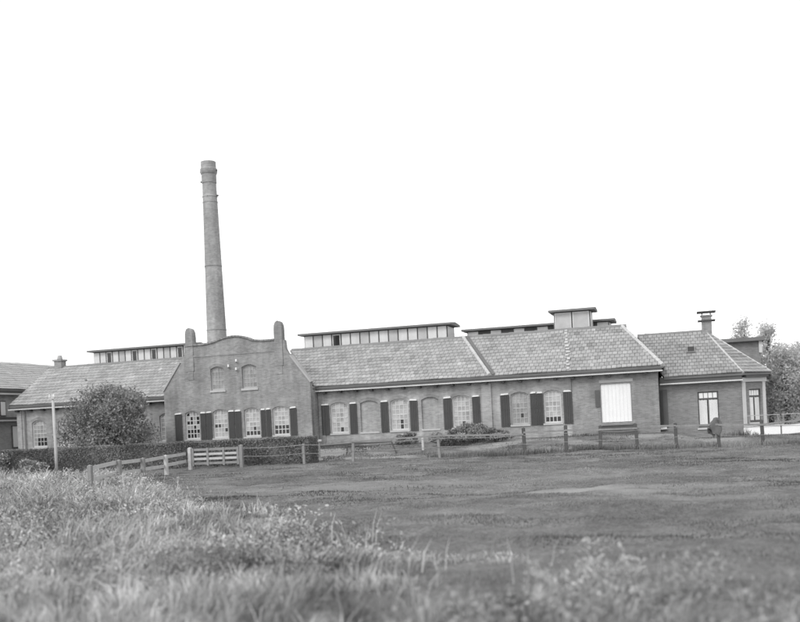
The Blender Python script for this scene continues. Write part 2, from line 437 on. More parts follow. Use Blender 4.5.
# ------------------------------------------------------------------ factory: shared dimensions
ZG, ZR, YR = 3.50, 6.62, D + 4.2         # gutter underside, ridge, ridge line
EZ, EYv = 3.80, D - 0.42                 # lower edge of the slope
GY = D - 1.2                             # front of the gabled building
YB = D + 8.4                             # back wall
WZ0, WZ1 = 0.80, 2.78
def shell(parent, x0, x1, m, left=True, right=True, ztop=3.78, gable_left=False):
    """side and back walls of a range"""
    if left:
        if gable_left:
            obj('side_wall', [(x0,D+.3,-.6),(x0,YB,-.6),(x0,YB,ztop-.1),(x0,YR,ZR-.16),(x0,D+.3,ztop-.1),
                              (x0+.3,D+.3,-.6),(x0+.3,YB,-.6),(x0+.3,YB,ztop-.1),(x0+.3,YR,ZR-.16),(x0+.3,D+.3,ztop-.1)],
                [(0,4,3,2,1),(5,6,7,8,9),(0,1,6,5),(1,2,7,6),(2,3,8,7),(3,4,9,8),(4,0,5,9)], m, parent)
        else: MB().box(x0, x0+.3, D+.3, YB, -.6, ztop-.1).build('side_wall', m, parent)
    if right: MB().box(x1-.3, x1, D+.3, YB, -.6, ztop-.1).build('side_wall', m, parent)
    MB().box(x0, x1, YB, YB+.3, -.6, ztop-.1).build('back_wall', m, parent)
def monitor(parent, x0, x1, y0, y1, zb, zt, panels, over=0.35, rise=0.0, edge='dark_timber'):
    """clerestory along the ridge: dark timber box with boarded panels and small sashes on its front"""
    c = MB().box(x0, x1, y0, y1, zb, zt).build('clerestory', edge, parent)
    w = (x1-x0)/len(panels)
    for i, k in enumerate(panels):
        a, b = x0+w*i+0.045, x0+w*(i+1)-0.045
        if k == 'w': MB().box(a, b, y0-0.035, y0-0.003, zb+.05, zt-.06).build('panel', 'white_board', c)
        elif k == 'k': continue
        elif k == 'g': MB().box(a, b, y0-0.03, y0-0.003, zb+.05, zt-.06).build('panel', 'concrete', c)
        else:
            dk = k == 'd'
            MB().box(a, b, y0-0.012, y0-0.003, zb+.05, zt-.06).build('pane', 'dark_glass' if dk else 'concrete', c)
            h = MB()
            h.box(a, a+.06, y0-.04, y0-.014, zb+.05, zt-.06).box(b-.06, b, y0-.04, y0-.014, zb+.05, zt-.06)
            h.box(a+.06, b-.06, y0-.04, y0-.014, zb+.05, zb+.12).box(a+.06, b-.06, y0-.04, y0-.014, zt-.13, zt-.06)
            h.build('sash_frame', 'white_board', c)
    for xx, sg in ((x0, -1), (x1, 1)):
        MB().box(min(xx, xx+sg*.03)+sg*.003, max(xx, xx+sg*.03)+sg*.003, y0+.1, y1-.1, zb+.1, zt-.08).build('end_board', 'white_board', c)
    ov = over; ym = (y0+y1)/2
    xa, xb, ya, yb = x0-ov, x1+ov, y0-ov, y1+ov
    obj('clerestory_roof', [(xa,ya,zt+.003),(xb,ya,zt+.003),(xb,yb,zt+.003),(xa,yb,zt+.003),(xa,ya,zt+.13),(xb,ya,zt+.13),(xb,yb,zt+.13),(xa,yb,zt+.13),(xa,ym,zt+.24+rise),(xb,ym,zt+.24+rise)],
        [(3,2,1,0),(0,1,5,4),(2,3,7,6),(1,2,6,9,5),(3,0,4,8,7),(4,5,9,8),(6,7,8,9)], 'roof_felt', c)
    return c

# ---------------- left wing
LX0, LX1 = -45.6, -33.35
lw = thing('factory_wing', 'low brick wing with tiled roof behind the large dark bush, left of the gable', 'building', (0, 0, 0))
lwins = [(PX(33, 448), PX(47.4, 447)), (PX(59, 447), PX(73.4, 446))]
s_ = lwins[1][0]-lwins[0][0]
while lwins[-1][1] + s_ < LX1 - 0.3: lwins.append((lwins[-1][0]+s_*1.25, lwins[-1][1]+s_*1.25))
plate('wall', [(LX0,-.6),(LX1,-.6),(LX1,3.76),(LX0,3.76)], [arch(a, b, .82, 2.72, .2) for a, b in lwins], D, .3, 'brick_hall', lw)
for k, (a, b) in enumerate(lwins):
    window(lw, a, b, .82, 2.72, D, 4, 6, .2, dark=[(1,0),(2,0),(3,0),(1,1),(2,1),(3,1)] if k == 0 else [(2,1),(1,2)], tone=1.05)
    arch_band(lw, a, b, 2.72, D)
MB().box(LX0-.05, LX0+.32, D-.07, D-.004, -.6, 3.45).build('corner_pilaster', 'pale_brick', lw)
MB().tube([(LX0+.62, D-.12, -.3), (LX0+.62, D-.12, 3.45)], .05).build('downpipe', 'lead', lw)
shell(lw, LX0, LX1, 'brick_hall', right=False, gable_left=True)
gutter(lw, LX0-.4, LX1, D, ZG)
fr = [(LX0-.35,EYv,EZ),(LX1,EYv,EZ),(LX1,YR,ZR),(LX0-.35,YR,ZR)]; bk = [(LX1,YB+.4,EZ),(LX0-.35,YB+.4,EZ),(LX0-.35,YR,ZR),(LX1,YR,ZR)]
rf = solid('roof', [fr, bk], 'roof_board', lw)
facet(rf, fr, 'tile', seed=3); facet(rf, bk, 'tile', seed=4)
caps('ridge_cap', (LX0-.35,YR,ZR), (LX1,YR,ZR), rf, 'lead')
obj('verge_board', [(LX0-.40,EYv,EZ-.16),(LX0-.40,YR,ZR-.16),(LX0-.40,YR,ZR+.05),(LX0-.40,EYv,EZ+.05),(LX0-.355,EYv,EZ-.16),(LX0-.355,YR,ZR-.16),(LX0-.355,YR,ZR+.05),(LX0-.355,EYv,EZ+.05)],
    [(0,1,2,3),(7,6,5,4),(3,2,6,7),(1,0,4,5),(0,3,7,4),(2,1,5,6)], 'dark_timber', rf)
ch = MB().box(-45.25,-44.65,YR-.3,YR+.3,6.2,7.12).box(-45.33,-44.57,YR-.38,YR+.38,7.12,7.24).build('ridge_chimney', 'brick_gable', rf)
MB().lathe([(.17,0),(.2,.05),(.15,.3)], (-44.95,YR,7.243), 12).build('chimney_pot', 'cement', rf)
monitor(lw, PX(97.6,360,D+5), -34.3, YR+.35, YR+2.4, 6.3, 7.62, list('wwdwgwdwwdwgwdw'))

# ---------------- gabled front building
gb = thing('gabled_building', 'brick building with curved bell gable, two pinnacles and four shuttered windows behind the gate', 'building')
GX0, GX1 = -33.25, -22.88
pts = [(GX0,-.7),(GX1,-.7),(GX1,4.08)]
pts += [(-24.2,5.85),(-24.45,6.35),(-24.5,6.9)]
def curve(a, b, c, n=6): return [((1-t)**2*a[0]+2*t*(1-t)*b[0]+t*t*c[0], (1-t)**2*a[1]+2*t*(1-t)*b[1]+t*t*c[1]) for t in [i/n for i in range(1, n+1)]]
pts += [(-25.2,6.92)] + curve((-25.2,6.92),(-26.3,6.9),(-26.75,7.02)) + curve((-26.75,7.02),(-27.4,7.36),(-28.1,7.34)) + curve((-28.1,7.34),(-28.8,7.3),(-29.3,7.1)) + curve((-29.3,7.1),(-30.0,6.93),(-30.9,6.96))
pts += [(-31.55,6.93),(-31.62,6.4),(-31.9,5.9)]
pts += [(GX0,4.05)]
gw = [(186.2,200.6,439.6),(213.9,228.8,438.8),(245.2,261,437.2),(273.7,290,436)]
gwx = [(PX(a,y,GY), PX(b,y,GY)) for a, b, y in gw]
uw = [(PX(211.3,391,GY), PX(224.8,391,GY)), (PX(242.6,389,GY), PX(257.4,389,GY))]
gholes = [arch(a, b, .86, 2.72, .17) for a, b in gwx] + [arch(a, b, 3.98, 5.5, .1) for a, b in uw]
plate('gable_wall', pts, gholes, GY, .36, 'brick_gable', gb)
gdark = [[(0,1),(1,1),(2,1),(3,1),(0,0),(1,0),(2,0),(0,3),(1,3),(3,3),(0,5),(1,4),(3,4),(2,2)], [(0,2),(1,2),(3,1)], [(1,0),(2,0),(3,0),(0,0),(2,1)], [(0,0),(1,0),(2,0),(3,0),(0,1),(1,1),(2,1),(3,1)]]
for (a, b), dk in zip(gwx, gdark):
    window(gb, a, b, .86, 2.72, GY, 4, 6, .17, dark=dk, tone=1.15, bar=.05); arch_band(gb, a, b, 2.72, GY)
for a, b in uw:
    window(gb, a, b, 3.98, 5.5, GY, 4, 5, .1, tone=0.8, frame='cement', sill='concrete', depth=.12, sill_h=.14); arch_band(gb, a, b, 5.5, GY)
SHZ0, SHZ1 = .82, 2.52
def gshut(a, b, y): shutter(gb, PX(a,y,GY)+.01, PX(b,y,GY)-.01, SHZ0, SHZ1, GY)
for a, b, y in ((175.6,183,430),(201.2,206.8,430),(207,212.8,430),(229.2,235.4,430),(235.8,242.2,430),(261.6,266.4,430),(266.8,272,430),(290.8,297.8,430)): gshut(a, b, y)
for cx, zt in ((PX(189,340,GY),8.12), (PX(278.2,340,GY),8.12)):       # pinnacles: slim buttress with rounded top
    prof = [(-.27,5.3),(.27,5.3),(.27,7.55),(.25,7.85),(.16,8.07),(0,8.15),(-.16,8.07),(-.25,7.85),(-.27,7.55)]
    plate('pinnacle', [(cx+x, z) for x, z in prof], [], GY-.05, .5, 'brick_gable', gb)
    MB().box(cx-.2, cx+.2, GY-.035, GY-.004, 4.75, 5.297).build('pinnacle_corbel', 'brick_gable', gb)
def coping(a, b, w=.46, t=.11):
    mb = MB(); mb.bar((a[0],GY+.16,a[1]), (b[0],GY+.16,b[1]), w, t); return mb
for seg in ((pts[2], pts[3]), (pts[-2], pts[-1])):
    (a, b) = seg; d = .075
    o = 1 if a[0] > -28 else -1
    coping((a[0]+o*d*.8, a[1]+d*.6), (b[0]+o*d*.8, b[1]+d*.6)).build('coping', 'cement', gb)
top = pts[5:-3]
mb = MB()
for a, b in zip(top[1:], top[2:]): mb.bar((a[0]+.01,GY+.16,a[1]+.05), (b[0]-.01,GY+.16,b[1]+.05), .5, .1)
mb.build('crest_coping', 'brick_gable', gb)
MB().box(-31.0,-25.1,GY-.03,GY-.004,6.2,6.32).build('string_course', 'brick_gable', gb)
for px, py in ((228.2,366.2),(236,360.8),(236,369.2)):               # porcelain insulators on the gable
    c = P(px, py, Y=GY-.16)
    b_ = MB().bar((c.x,GY-.02,c.z-.1),(c.x,GY-.16,c.z-.1),.03,.03).bar((c.x,GY-.16,c.z-.12),(c.x,GY-.16,c.z),.03,.03).build('insulator_bracket','dark_timber',gb)
    MB().lathe([(.055,-.06),(.075,-.04),(.045,.0),(.065,.03),(.04,.09),(.015,.11)], (c.x,GY-.16,c.z), 10).build('insulator','porcelain',b_)
MB().box(GX1-.36,GX1,GY+.36,YB,-.6,3.6).build('side_wall','brick_end',gb)
MB().box(GX0,GX0+.36,GY+.36,YB,-.6,3.6).build('side_wall','brick_end',gb)
MB().box(GX0,GX1,YB,YB+.3,-.6,3.6).build('back_wall','brick_end',gb)
gc = (GX0+GX1)/2
sl = [(GX1+.03,GY+.36,3.72),(GX1+.03,YB+.3,3.72),(gc,YB+.3,6.6),(gc,GY+.36,6.6)]
sr = [(GX0-.03,YB+.3,3.72),(GX0-.03,GY+.36,3.72),(gc,GY+.36,6.6),(gc,YB+.3,6.6)]
rf = solid('roof', [sl, sr], 'roof_board', gb); facet(rf, sl, 'tile', seed=5); facet(rf, sr, 'tile', seed=6)
caps('ridge_cap', (gc,GY+.4,6.6), (gc,YB+.3,6.6), rf, 'lead')

# ---------------- long hall (middle range and loading range)
hall = thing('factory_hall', 'long brick hall with tiled roof, shuttered arched windows and white loading door', 'building')
HX0, HX1 = -22.87, -1.72
JX = PX(487.3, 410)                                                    # joint between the two ranges
CXj = PX(571, 400)
wins = [(PX(331.6,434),PX(349,434)), (PX(391.4,430),PX(409,430)), (PX(453.2,427),PX(471,427)), (PX(511.9,424),PX(529.4,424)), (PX(544.8,423),PX(562.2,423))]
nich = [(PX(361.4,432),PX(379,432)), (PX(422.6,429),PX(439.6,428))]
dx0, dx1 = PX(600.3,402), PX(632,402)
DZ0, DZ1 = .66, 3.02
plate('wall', [(HX0,-.6),(CXj,-.6),(CXj,3.76),(HX0,3.76)], [arch(a,b,WZ0,WZ1,.16) for a, b in wins+nich], D, .3, 'brick_hall', hall)
plate('wall', [(CXj+.003,-.6),(HX1,-.6),(HX1,3.76),(CXj+.003,3.76)], [[(dx0,DZ0),(dx1,DZ0),(dx1,DZ1),(dx0,DZ1)]], D-.004, .3, 'brick_end', hall)
hd = [[(2,0)], [(2,0),(2,1)], [(2,0)], [(2,1)], [(0,0),(1,0),(2,0),(3,0)]]
ht = [1.12, 1.15, 1.1, .82, 1.1]
for k, (a, b) in enumerate(wins):
    window(hall, a, b, WZ0, WZ1, D, 4, 6, .16, dark=hd[k], tone=ht[k], bar=.045, frame='white_paint' if k != 3 else 'cement'); arch_band(hall, a, b, WZ1, D)
for a, b in nich:
    niche(hall, a, b, WZ0, WZ1, D, 'brick_hall'); arch_band(hall, a, b, WZ1, D)
for a, b, y in ((321.7,329.7,415),(350,357.2,415),(381,388.6,413),(410,418,412),(443.6,452,410),(472.4,480.4,408),(500.6,509.6,405),(530.4,536.8,405),(537,543.4,404),(563.4,572.4,402)):
    shutter(hall, PX(a,y), PX(b,y), .72, 2.62, D)
MB().box(JX-.3, JX+.3, D-.09, D-.004, -.6, 3.42).build('pilaster', 'pale_brick', hall)
MB().box(HX0+.02, HX0+.42, D-.06, D-.004, -.6, 3.42).build('pilaster', 'brick_hall', hall)
MB().tube([(CXj+.02,D-.1,2.7),(CXj+.02,D-.1,3.45)], .05).build('downpipe', 'lead', hall)
MB().box(HX0+.43, JX-.31, D-.05, D-.004, -.6, .28).build('plinth', 'brick_end', hall)
shell(hall, HX0, HX1, 'brick_end', left=False)
gutter(hall, HX0+.02, HX1+.25, D, ZG)
# white loading door in its frame
dr = MB().box(dx0+.04,dx1-.04,D+.10,D+.15,DZ0+.02,DZ1-.06).build('loading_door','bright_white',hall)
f = MB(); nb = 8; w = (dx1-dx0-.1)/nb
for i in range(nb): MB().box(dx0+.05+w*i+.004,dx0+.05+w*(i+1)-.004,D+.07,D+.097,DZ0+.03,DZ1-.07).build('door_plank','bright_white',dr)
f.box(dx0+.003,dx0+.04,D-.02,D+.16,DZ0,DZ1-.06).box(dx1-.04,dx1-.003,D-.02,D+.16,DZ0,DZ1-.06).box(dx0+.003,dx1-.003,D-.02,D+.16,DZ1-.06,DZ1-.003)
f.build('door_frame','grey_wood',dr)
MB().box(dx0-.02,dx1+.1,D-.05,D-.008,DZ1+.003,DZ1+.17).build('lintel','cement',hall)
MB().box(dx0-.28,dx0-.02,D-.07,D-.008,1.62,2.62).build('door_leaf','dark_paint',hall)
dock = MB().box(dx0-.06,dx1+.1,D-.75,D-.06,-.75,.5).build('loading_dock','dark_timber',hall)
MB().box(dx0-.1,dx1+.14,D-.8,D-.06,.503,.58).build('dock_slab','brick_house',dock)
# roof: hipped right end
EX = HX1+.32
RX = -3.87
HV = GX1-3.4
fr = [(HX0,EYv,EZ),(EX,EYv,EZ),(RX,YR,ZR),(HV,YR,ZR)]
hp = [(EX,EYv,EZ),(EX,YB+.4,EZ),(RX,YR,ZR)]
bk = [(EX,YB+.4,EZ),(HX0,YB+.4,EZ),(HV,YR,ZR),(RX,YR,ZR)]
rf = solid('roof', [fr, hp, bk], 'roof_board', hall)
facet(rf, fr, 'tile', seed=8)
facet(rf, hp, 'tile', seed=9); facet(rf, bk, 'tile', seed=10)
caps('ridge_cap', (HV,YR,ZR), (RX,YR,ZR), rf, 'lead')
MB().bar((HX0+.1,EYv,EZ+.05),(HV,YR,ZR+.03),.3,.05,up=(.3,-.5,.8)).build('valley_flashing','lead',rf)
caps('hip_cap', (EX,EYv,EZ), (RX,YR,ZR), rf); caps('hip_cap', (EX,YB+.4,EZ), (RX,YR,ZR), rf)
ja, jb = Vector((-11.55,EYv,EZ)), Vector((-14.1,YR,ZR))
caps('joint_cap', ja, jb, rf, r=.12, lift=.09)
MB().bar(ja+Vector((.26,-.03,.12)), jb+Vector((.26,-.03,.12)), .2, .05, up=(0,-.6,.8)).build('joint_flashing','roof_board',rf)
mp = MB(); pa, pb = P(569,371,Y=EYv+.1), P(565.5,331,Y=YR-.3)
slp = Vector((0, YR-EYv, ZR-EZ)).normalized(); sn = Vector((1,0,0)).cross(slp)
for i in range(13):
    t = (i+.5)/13; xx = pa.x+(pb.x-pa.x)*t+random.uniform(-.05,.05)
    q = Vector((xx, EYv, EZ))+slp*((YR-EYv)/slp.y)*t+sn*.12
    if random.random() < .88: mp.bar(q-slp*random.uniform(.06,.15), q+slp*random.uniform(.06,.15), random.uniform(.14,.26), .05, up=sn)
mp.build('mortar_patch','cap_tile',rf,kind='stuff')
monitor(hall, PX(305.6,340,YR+.6), PX(448,330,YR+.6), YR+.35, YR+2.4, 6.3, 7.62, list('wgwdwwgwwgwwgww'))
m3 = monitor(hall, PX(468,332,YR+2.2), PX(609,322,YR+2.2), YR+2.0, YR+4.0, 5.5, 7.22, list('wkwkwkwkkkkw'))
tu = monitor(hall, PX(554.6,320,YR+.5), PX(590.5,320,YR+.5), YR+.2, YR+1.9, 6.3, 7.85, list('pp'), over=.32)

# ---------------- tall chimney stack
cs = thing('chimney_stack', 'tall tapering round brick factory chimney behind the bell gable', 'chimney', (-36.68, 72.0, 0))
prof = [(.98,-.6),(.93,3.0),(.90,3.05)]
for i in range(1, 12): z = 3.05 + 18.4*i/11; prof.append((.90 - .34*i/11, z))
prof += [(.56,21.5)]
st = MB().lathe(prof, n=40).build('shaft', 'brick_stack', cs, smooth=True)
MB().lathe([(.575,20.35),(.61,20.38),(.61,20.46),(.575,20.49)], n=40).build('band', 'brick_stack', cs)
MB().lathe([(.57,21.5),(.595,21.52),(.60,22.2),(.66,22.3),(.69,22.45),(.69,22.65),(.61,22.75),(.605,23.25),(.5,23.28),(.48,22.9)], n=40).build('crown', 'brick_stack', cs, smooth=False)
for z, sg in ((20.45,1),(21.7,-1),(22.5,1),(22.5,-1)):
    MB().box(.55 if sg > 0 else -.76, .76 if sg > 0 else -.55, -.05, .05, z-.06, z+.06).build('iron_clamp', 'dark_timber', cs)
for z in np.arange(9.5, 20, 5.2):
    r = .90 - .34*(z-3.05)/18.4 + .012
    MB().lathe([(r,z),(r+.012,z+.02),(r+.01,z+.1),(r-.004,z+.12)], n=40).build('iron_band', 'brick_end', cs, smooth=True)

# ---------------- corner house
hs = thing('corner_house', 'low brick house with hipped tiled roof and canted white-cornered end beside the hall', 'house')
HY = D+1.0
A0, A1, A2, A3 = (-1.70,HY), (2.93,HY), (4.20,HY+1.15), (4.20,HY+8.0)
hz1 = 2.74
hwx = (PX(698.8,420,HY), PX(719.5,420,HY))
plate('wall', [(A0[0],-.8),(A1[0],-.8),(A1[0],hz1+.3),(A0[0],hz1+.3)], [[(hwx[0],.1),(hwx[1],.1),(hwx[1],2.2),(hwx[0],2.2)]], HY, .3, 'brick_house', hs)
def big_window(parent, a, b, z0, z1, y, m=None):
    """tall casement with a four-light bright transom above two curtained lights"""
    w = plate('window', [(a+.003,z0+.003),(b-.003,z0+.003),(b-.003,z1-.003),(a+.003,z1-.003)],
              [[(a+.05,z0+.12),((a+b)/2-.03,z0+.12),((a+b)/2-.03,z1-.46),(a+.05,z1-.46)],
               [((a+b)/2+.03,z0+.12),(b-.05,z0+.12),(b-.05,z1-.46),((a+b)/2+.03,z1-.46)],
               [(a+.06,z1-.38),(b-.06,z1-.38),(b-.06,z1-.06),(a+.06,z1-.06)]], y+.08, .06, 'dark_paint', parent)
    n_ = 4; ww = (b-a-.12)/n_
    for i in range(n_): MB().box(a+.06+ww*i+.02, a+.06+ww*(i+1)-.02, y+.085, y+.11, z1-.37, z1-.07).build('transom_pane', 'bright_white', w)
    for (c0, c1) in ((a+.05,(a+b)/2-.03),((a+b)/2+.03,b-.05)):
        MB().box(c0+.003,c1-.003,y+.1,y+.11,z0+.12,z1-.46).build('pane','dark_glass',w)
        g = .03 if c0 == a+.05 else 0
        cu = MB(); k = 9
        for j in range(k):
            x = c0+.01+(c1-c0-.02-g)*j/k; cu.box(x,x+(c1-c0-.02-g)/k-.004,y+.088+.006*(j % 2),y+.097,z0+.13,z1-.47-random.uniform(0,.03))
        cu.build('curtain','curtain',w)
    MB().box(a-.08,b+.08,y-.06,y+.077,z0-.1,z0-.003).build('sill','white_paint',w)
    MB().box(a+.02,b-.02,y+.16,y+.19,z0,z1).build('backing','roof_board',w)
    return w
big_window(hs, hwx[0], hwx[1], .1, 2.2, HY)
# canted wall: built flat along local x, then turned
ct = math.atan2(A2[1]-A1[1], A2[0]-A1[0]); cl = math.hypot(A2[0]-A1[0], A2[1]-A1[1])
def cant(o):
    o.matrix_world = Matrix.Translation((A1[0],A1[1],0)) @ Matrix.Rotation(ct,4,'Z'); return o
wa, wb = cl*.30, cl*.82
cw_ = plate('canted_wall', [(0,-.8),(cl,-.8),(cl,hz1+.3),(0,hz1+.3)], [[(wa,.28),(wb,.28),(wb,2.22),(wa,2.22)]], 0, .3, 'brick_house', hs)
cant(cw_)
wd = big_window(cw_, wa, wb, .28, 2.22, 0)
for x0, x1 in ((-.03,.2),(cl-.17,cl+.03)):
    cant(MB().box(x0,x1,-.07,-.005,-.02,hz1-.1).build('corner_post','white_paint',hs))
cant(MB().box(-.1,cl+.1,-.12,-.005,hz1-.097,hz1+.16).build('cornice','white_paint',hs))
cant(MB().box(-.06,cl+.05,-.13,-.005,-.42,-.023).build('plinth','bright_white',hs))
MB().box(A2[0]-.3,A2[0],A2[1],A3[1],-.8,hz1+.3).build('side_wall','brick_house',hs)
MB().box(A0[0]+.02,A2[0],A3[1],A3[1]+.3,-.8,hz1+.3).build('back_wall','brick_house',hs)
MB().box(A0[0]+.06,A1[0]-.02,HY-.36,HY-.004,hz1+.06,hz1+.42).build('fascia','fascia',hs)
MB().box(A0[0]+.06,A1[0]+.03,HY-.44,HY-.02,hz1-.02,hz1+.055).build('gutter','gutter_paint',hs)
AP = (1.1, HY+4.0, 6.0); RL = (-3.3, HY+4.0, 6.0); ez = 3.14
e1, e2, e3 = (A1[0]+.08,HY-.42,ez), (A2[0]+.42,A2[1]-.12,ez), (A2[0]+.42,A3[1]+.3,ez)
e0 = (A0[0]+.30,HY-.42,ez)
fr = [e0, e1, AP, (-3.0,)+RL[1:]]; cf = [e1, e2, AP]; sf = [e2, e3, AP]; bf = [e3, (A0[0]+.3,A3[1]+.3,ez), (-3.0,)+RL[1:], AP]
rf = solid('roof', [fr, cf, sf, bf], 'roof_board', hs)
for k, p in enumerate((fr, cf, sf, bf)): facet(rf, p, 'house_tile', tw=.27, th=.38, contrast=.10, seed=20+k)
caps('ridge_cap', (-3.0,)+RL[1:], AP, rf, 'lead', r=.1)
for e in (e1, e2, e3): caps('hip_cap', e, AP, rf, 'house_ridge' if 'house_ridge' in MATS else 'cap_tile', r=.075, lift=.02)
MB().box(A2[0]-.1,A2[0]+.4,A2[1]+.02,A3[1]+.28,ez-.34,ez-.14).build('side_fascia','fascia',hs)
cant(MB().box(.02,cl+.05,-.34,-.13,hz1+.165,ez-.14).build('canted_fascia','fascia',hs))
# skylight
def on_slope(px, py):
    r = Vector(ray(px, py)); o = Vector((0,0,EYE)); p0 = Vector(e0); nn = (Vector(e1)-p0).cross(Vector(AP)-p0)
    return o + r*((p0-o).dot(nn)/r.dot(nn))
c = on_slope(691, 351.5); sd = (Vector(AP)-Vector((AP[0],e0[1],ez))).normalized(); nn = Vector((1,0,0)).cross(sd)
sk = MB().bar(c-sd*.33+nn*.13, c+sd*.33+nn*.13, .5, .1, up=nn).build('skylight','lead',rf)
MB().bar(c-sd*.27+nn*.187, c+sd*.27+nn*.187, .38, .01, up=nn).build('skylight_pane','dark_glass',rf)
# house chimney with plate cowl
cx, cy = AP[0]+.12, AP[1]
hc = MB().box(cx-.3,cx+.3,cy-.3,cy+.3,5.4,6.92).box(cx-.36,cx+.36,cy-.36,cy+.36,6.92,7.0).build('chimney','brick_gable',hs)
MB().box(cx-.52,cx+.52,cy-.4,cy+.4,6.62,6.70).build('chimney_plate','dark_timber',hc)
cwl = MB()
for sx in (-.25,.25):
    for sy in (-.25,.25): cwl.box(cx+sx-.03,cx+sx+.03,cy+sy-.03,cy+sy+.03,7.003,7.15)
cwl.box(cx-.56,cx+.56,cy-.42,cy+.42,7.15,7.24).build('chimney_cowl','dark_timber',hc)
# narrow dark door in the corner with its white step
ddx = (PX(659.5,400,HY)+.02, PX(667.4,400,HY))
dd = MB().box(ddx[0],ddx[1],HY-.06,HY-.005,.25,2.45).build('side_door','dark_paint',hs)
MB().box(ddx[0]+.04,ddx[0]+.18,HY-.08,HY-.062,.3,2.4).build('door_batten','shutter_paint',dd)
MB().box(ddx[0]-.05,ddx[1]-.1,HY-.35,HY-.065,.12,.24).build('door_step','bright_white',hs)

# ---------------- flat-roofed block behind the house
ba, bb = P(724,341,Y=74), P(760,341,Y=74)
rb = thing('rear_block', 'flat-roofed brick block rising behind the corner house', 'building')
MB().box(ba.x-3,bb.x,74,82,-.6,ba.z-.15).build('wall','brick_house',rb)
MB().box(ba.x-3.2,bb.x+.3,73.6,82.4,ba.z-.147,ba.z+.12).build('flat_roof','roof_felt',rb)
MB().box(bb.x-.1,bb.x+.12,73.85,73.997,ba.z-1.0,ba.z-.15).build('rainwater_head','white_paint',rb)

# ---------------- building on the far left, standing end-on
fb = thing('side_building', 'brick building with smooth pale tiled roof beyond the left wing', 'building')
FX = -49.0
fy0, fy1 = 46.0, 84.0
fwz = [(60.1,.0)]
MB().box(FX-.3,FX,fy0,fy1,-.7,5.05).build('wall','brick_side',fb)
MB().box(FX-9,FX-.3,fy0,fy0+.3,-.7,5.05).build('end_wall','brick_side',fb)
MB().box(FX-9,FX-.3,fy1-.3,fy1,-.7,5.05).build('end_wall','brick_side',fb)
ef = [(FX+.45,fy0-.3,5.2),(FX+.45,fy1+.3,5.2),(FX-4.2,fy1+.3,7.75),(FX-4.2,fy0-.3,7.75)]
eb = [(FX-9.3,fy1+.3,5.0),(FX-9.3,fy0-.3,5.0),(FX-4.2,fy0-.3,7.75),(FX-4.2,fy1+.3,7.75)]
rf = solid('roof',[ef,eb],'roof_board',fb); facet(rf,ef,'far_tile',contrast=.04,seed=31); facet(rf,eb,'far_tile',contrast=.04,seed=32)
MB().box(FX+.003,FX+.4,fy0-.3,fy1+.3,4.93,5.12).build('fascia','fascia',fb)
MB().box(FX+.003,FX+.5,fy0-.3,fy1+.3,4.82,4.92).build('gutter','gutter_paint',fb)
MB().box(FX+.003,FX+.35,fy0,fy1,2.95,3.15).build('string_course','dark_timber',fb)
MB().box(FX+.003,FX+.40,fy0,fy1,2.84,2.947).build('string_cornice','white_paint',fb)
for yy, z0, z1, ww in ((61.15,3.3,4.3,.5),(62.6,.9,2.45,1.0),(59.5,.9,2.45,1.0),(56.5,.9,2.45,1.0),(58.2,3.3,4.3,.5)):
    w_ = MB().box(FX+.003,FX+.06,yy-ww/2-.08,yy+ww/2+.08,z0-.08,z1+.08).build('window','dark_paint',fb)
    MB().box(FX+.062,FX+.08,yy-ww/2,yy+ww/2,z0,z1).build('pane','bright_white',w_)

# ------------------------------------------------------------------ vegetation
def cards(name, pts, size, tone, m, parent, up=0.0, rng=RNG, aspect=0.55, **props):
    """many small leaf-shaped faces"""
    k = len(pts); d = rng.normal(size=(k,3)); d[:,2] *= (1-up); d /= np.linalg.norm(d,axis=1,keepdims=True)
    e = np.cross(d, rng.normal(size=(k,3))); e /= np.linalg.norm(e,axis=1,keepdims=True)+1e-9
    s = (size*rng.uniform(.6,1.35,k))[:,None] if np.isscalar(size) else size[:,None]
    v = np.stack([pts-d*s*.5, pts+e*s*aspect*.5, pts+d*s*.5, pts-e*s*aspect*.5],1).reshape(-1,3)
    f = np.arange(4*k).reshape(k,4)
    return np_mesh(name, v, f, m, parent, tone=tone, **props)
def cloud(clumps, n, rng, shell_bias=0.45):
    """points in a set of ellipsoid clumps [(x,y,z,rx,ry,rz)], with a light/dark tone per clump"""
    c = np.array(clumps); vol = c[:,3]*c[:,4]*c[:,5]; idx = rng.choice(len(c), n, p=(vol**.8)/(vol**.8).sum())
    d = rng.normal(size=(n,3)); d /= np.linalg.norm(d,axis=1,keepdims=True)
    r = rng.uniform(0,1,n)**shell_bias
    p = c[idx,:3] + d*r[:,None]*c[idx,3:]*(1+.12*rng.normal(size=(n,1)))
    t = (.75+.5*rng.uniform(0,1,len(c)))[idx]*rng.uniform(.85,1.15,n)
    return p, t
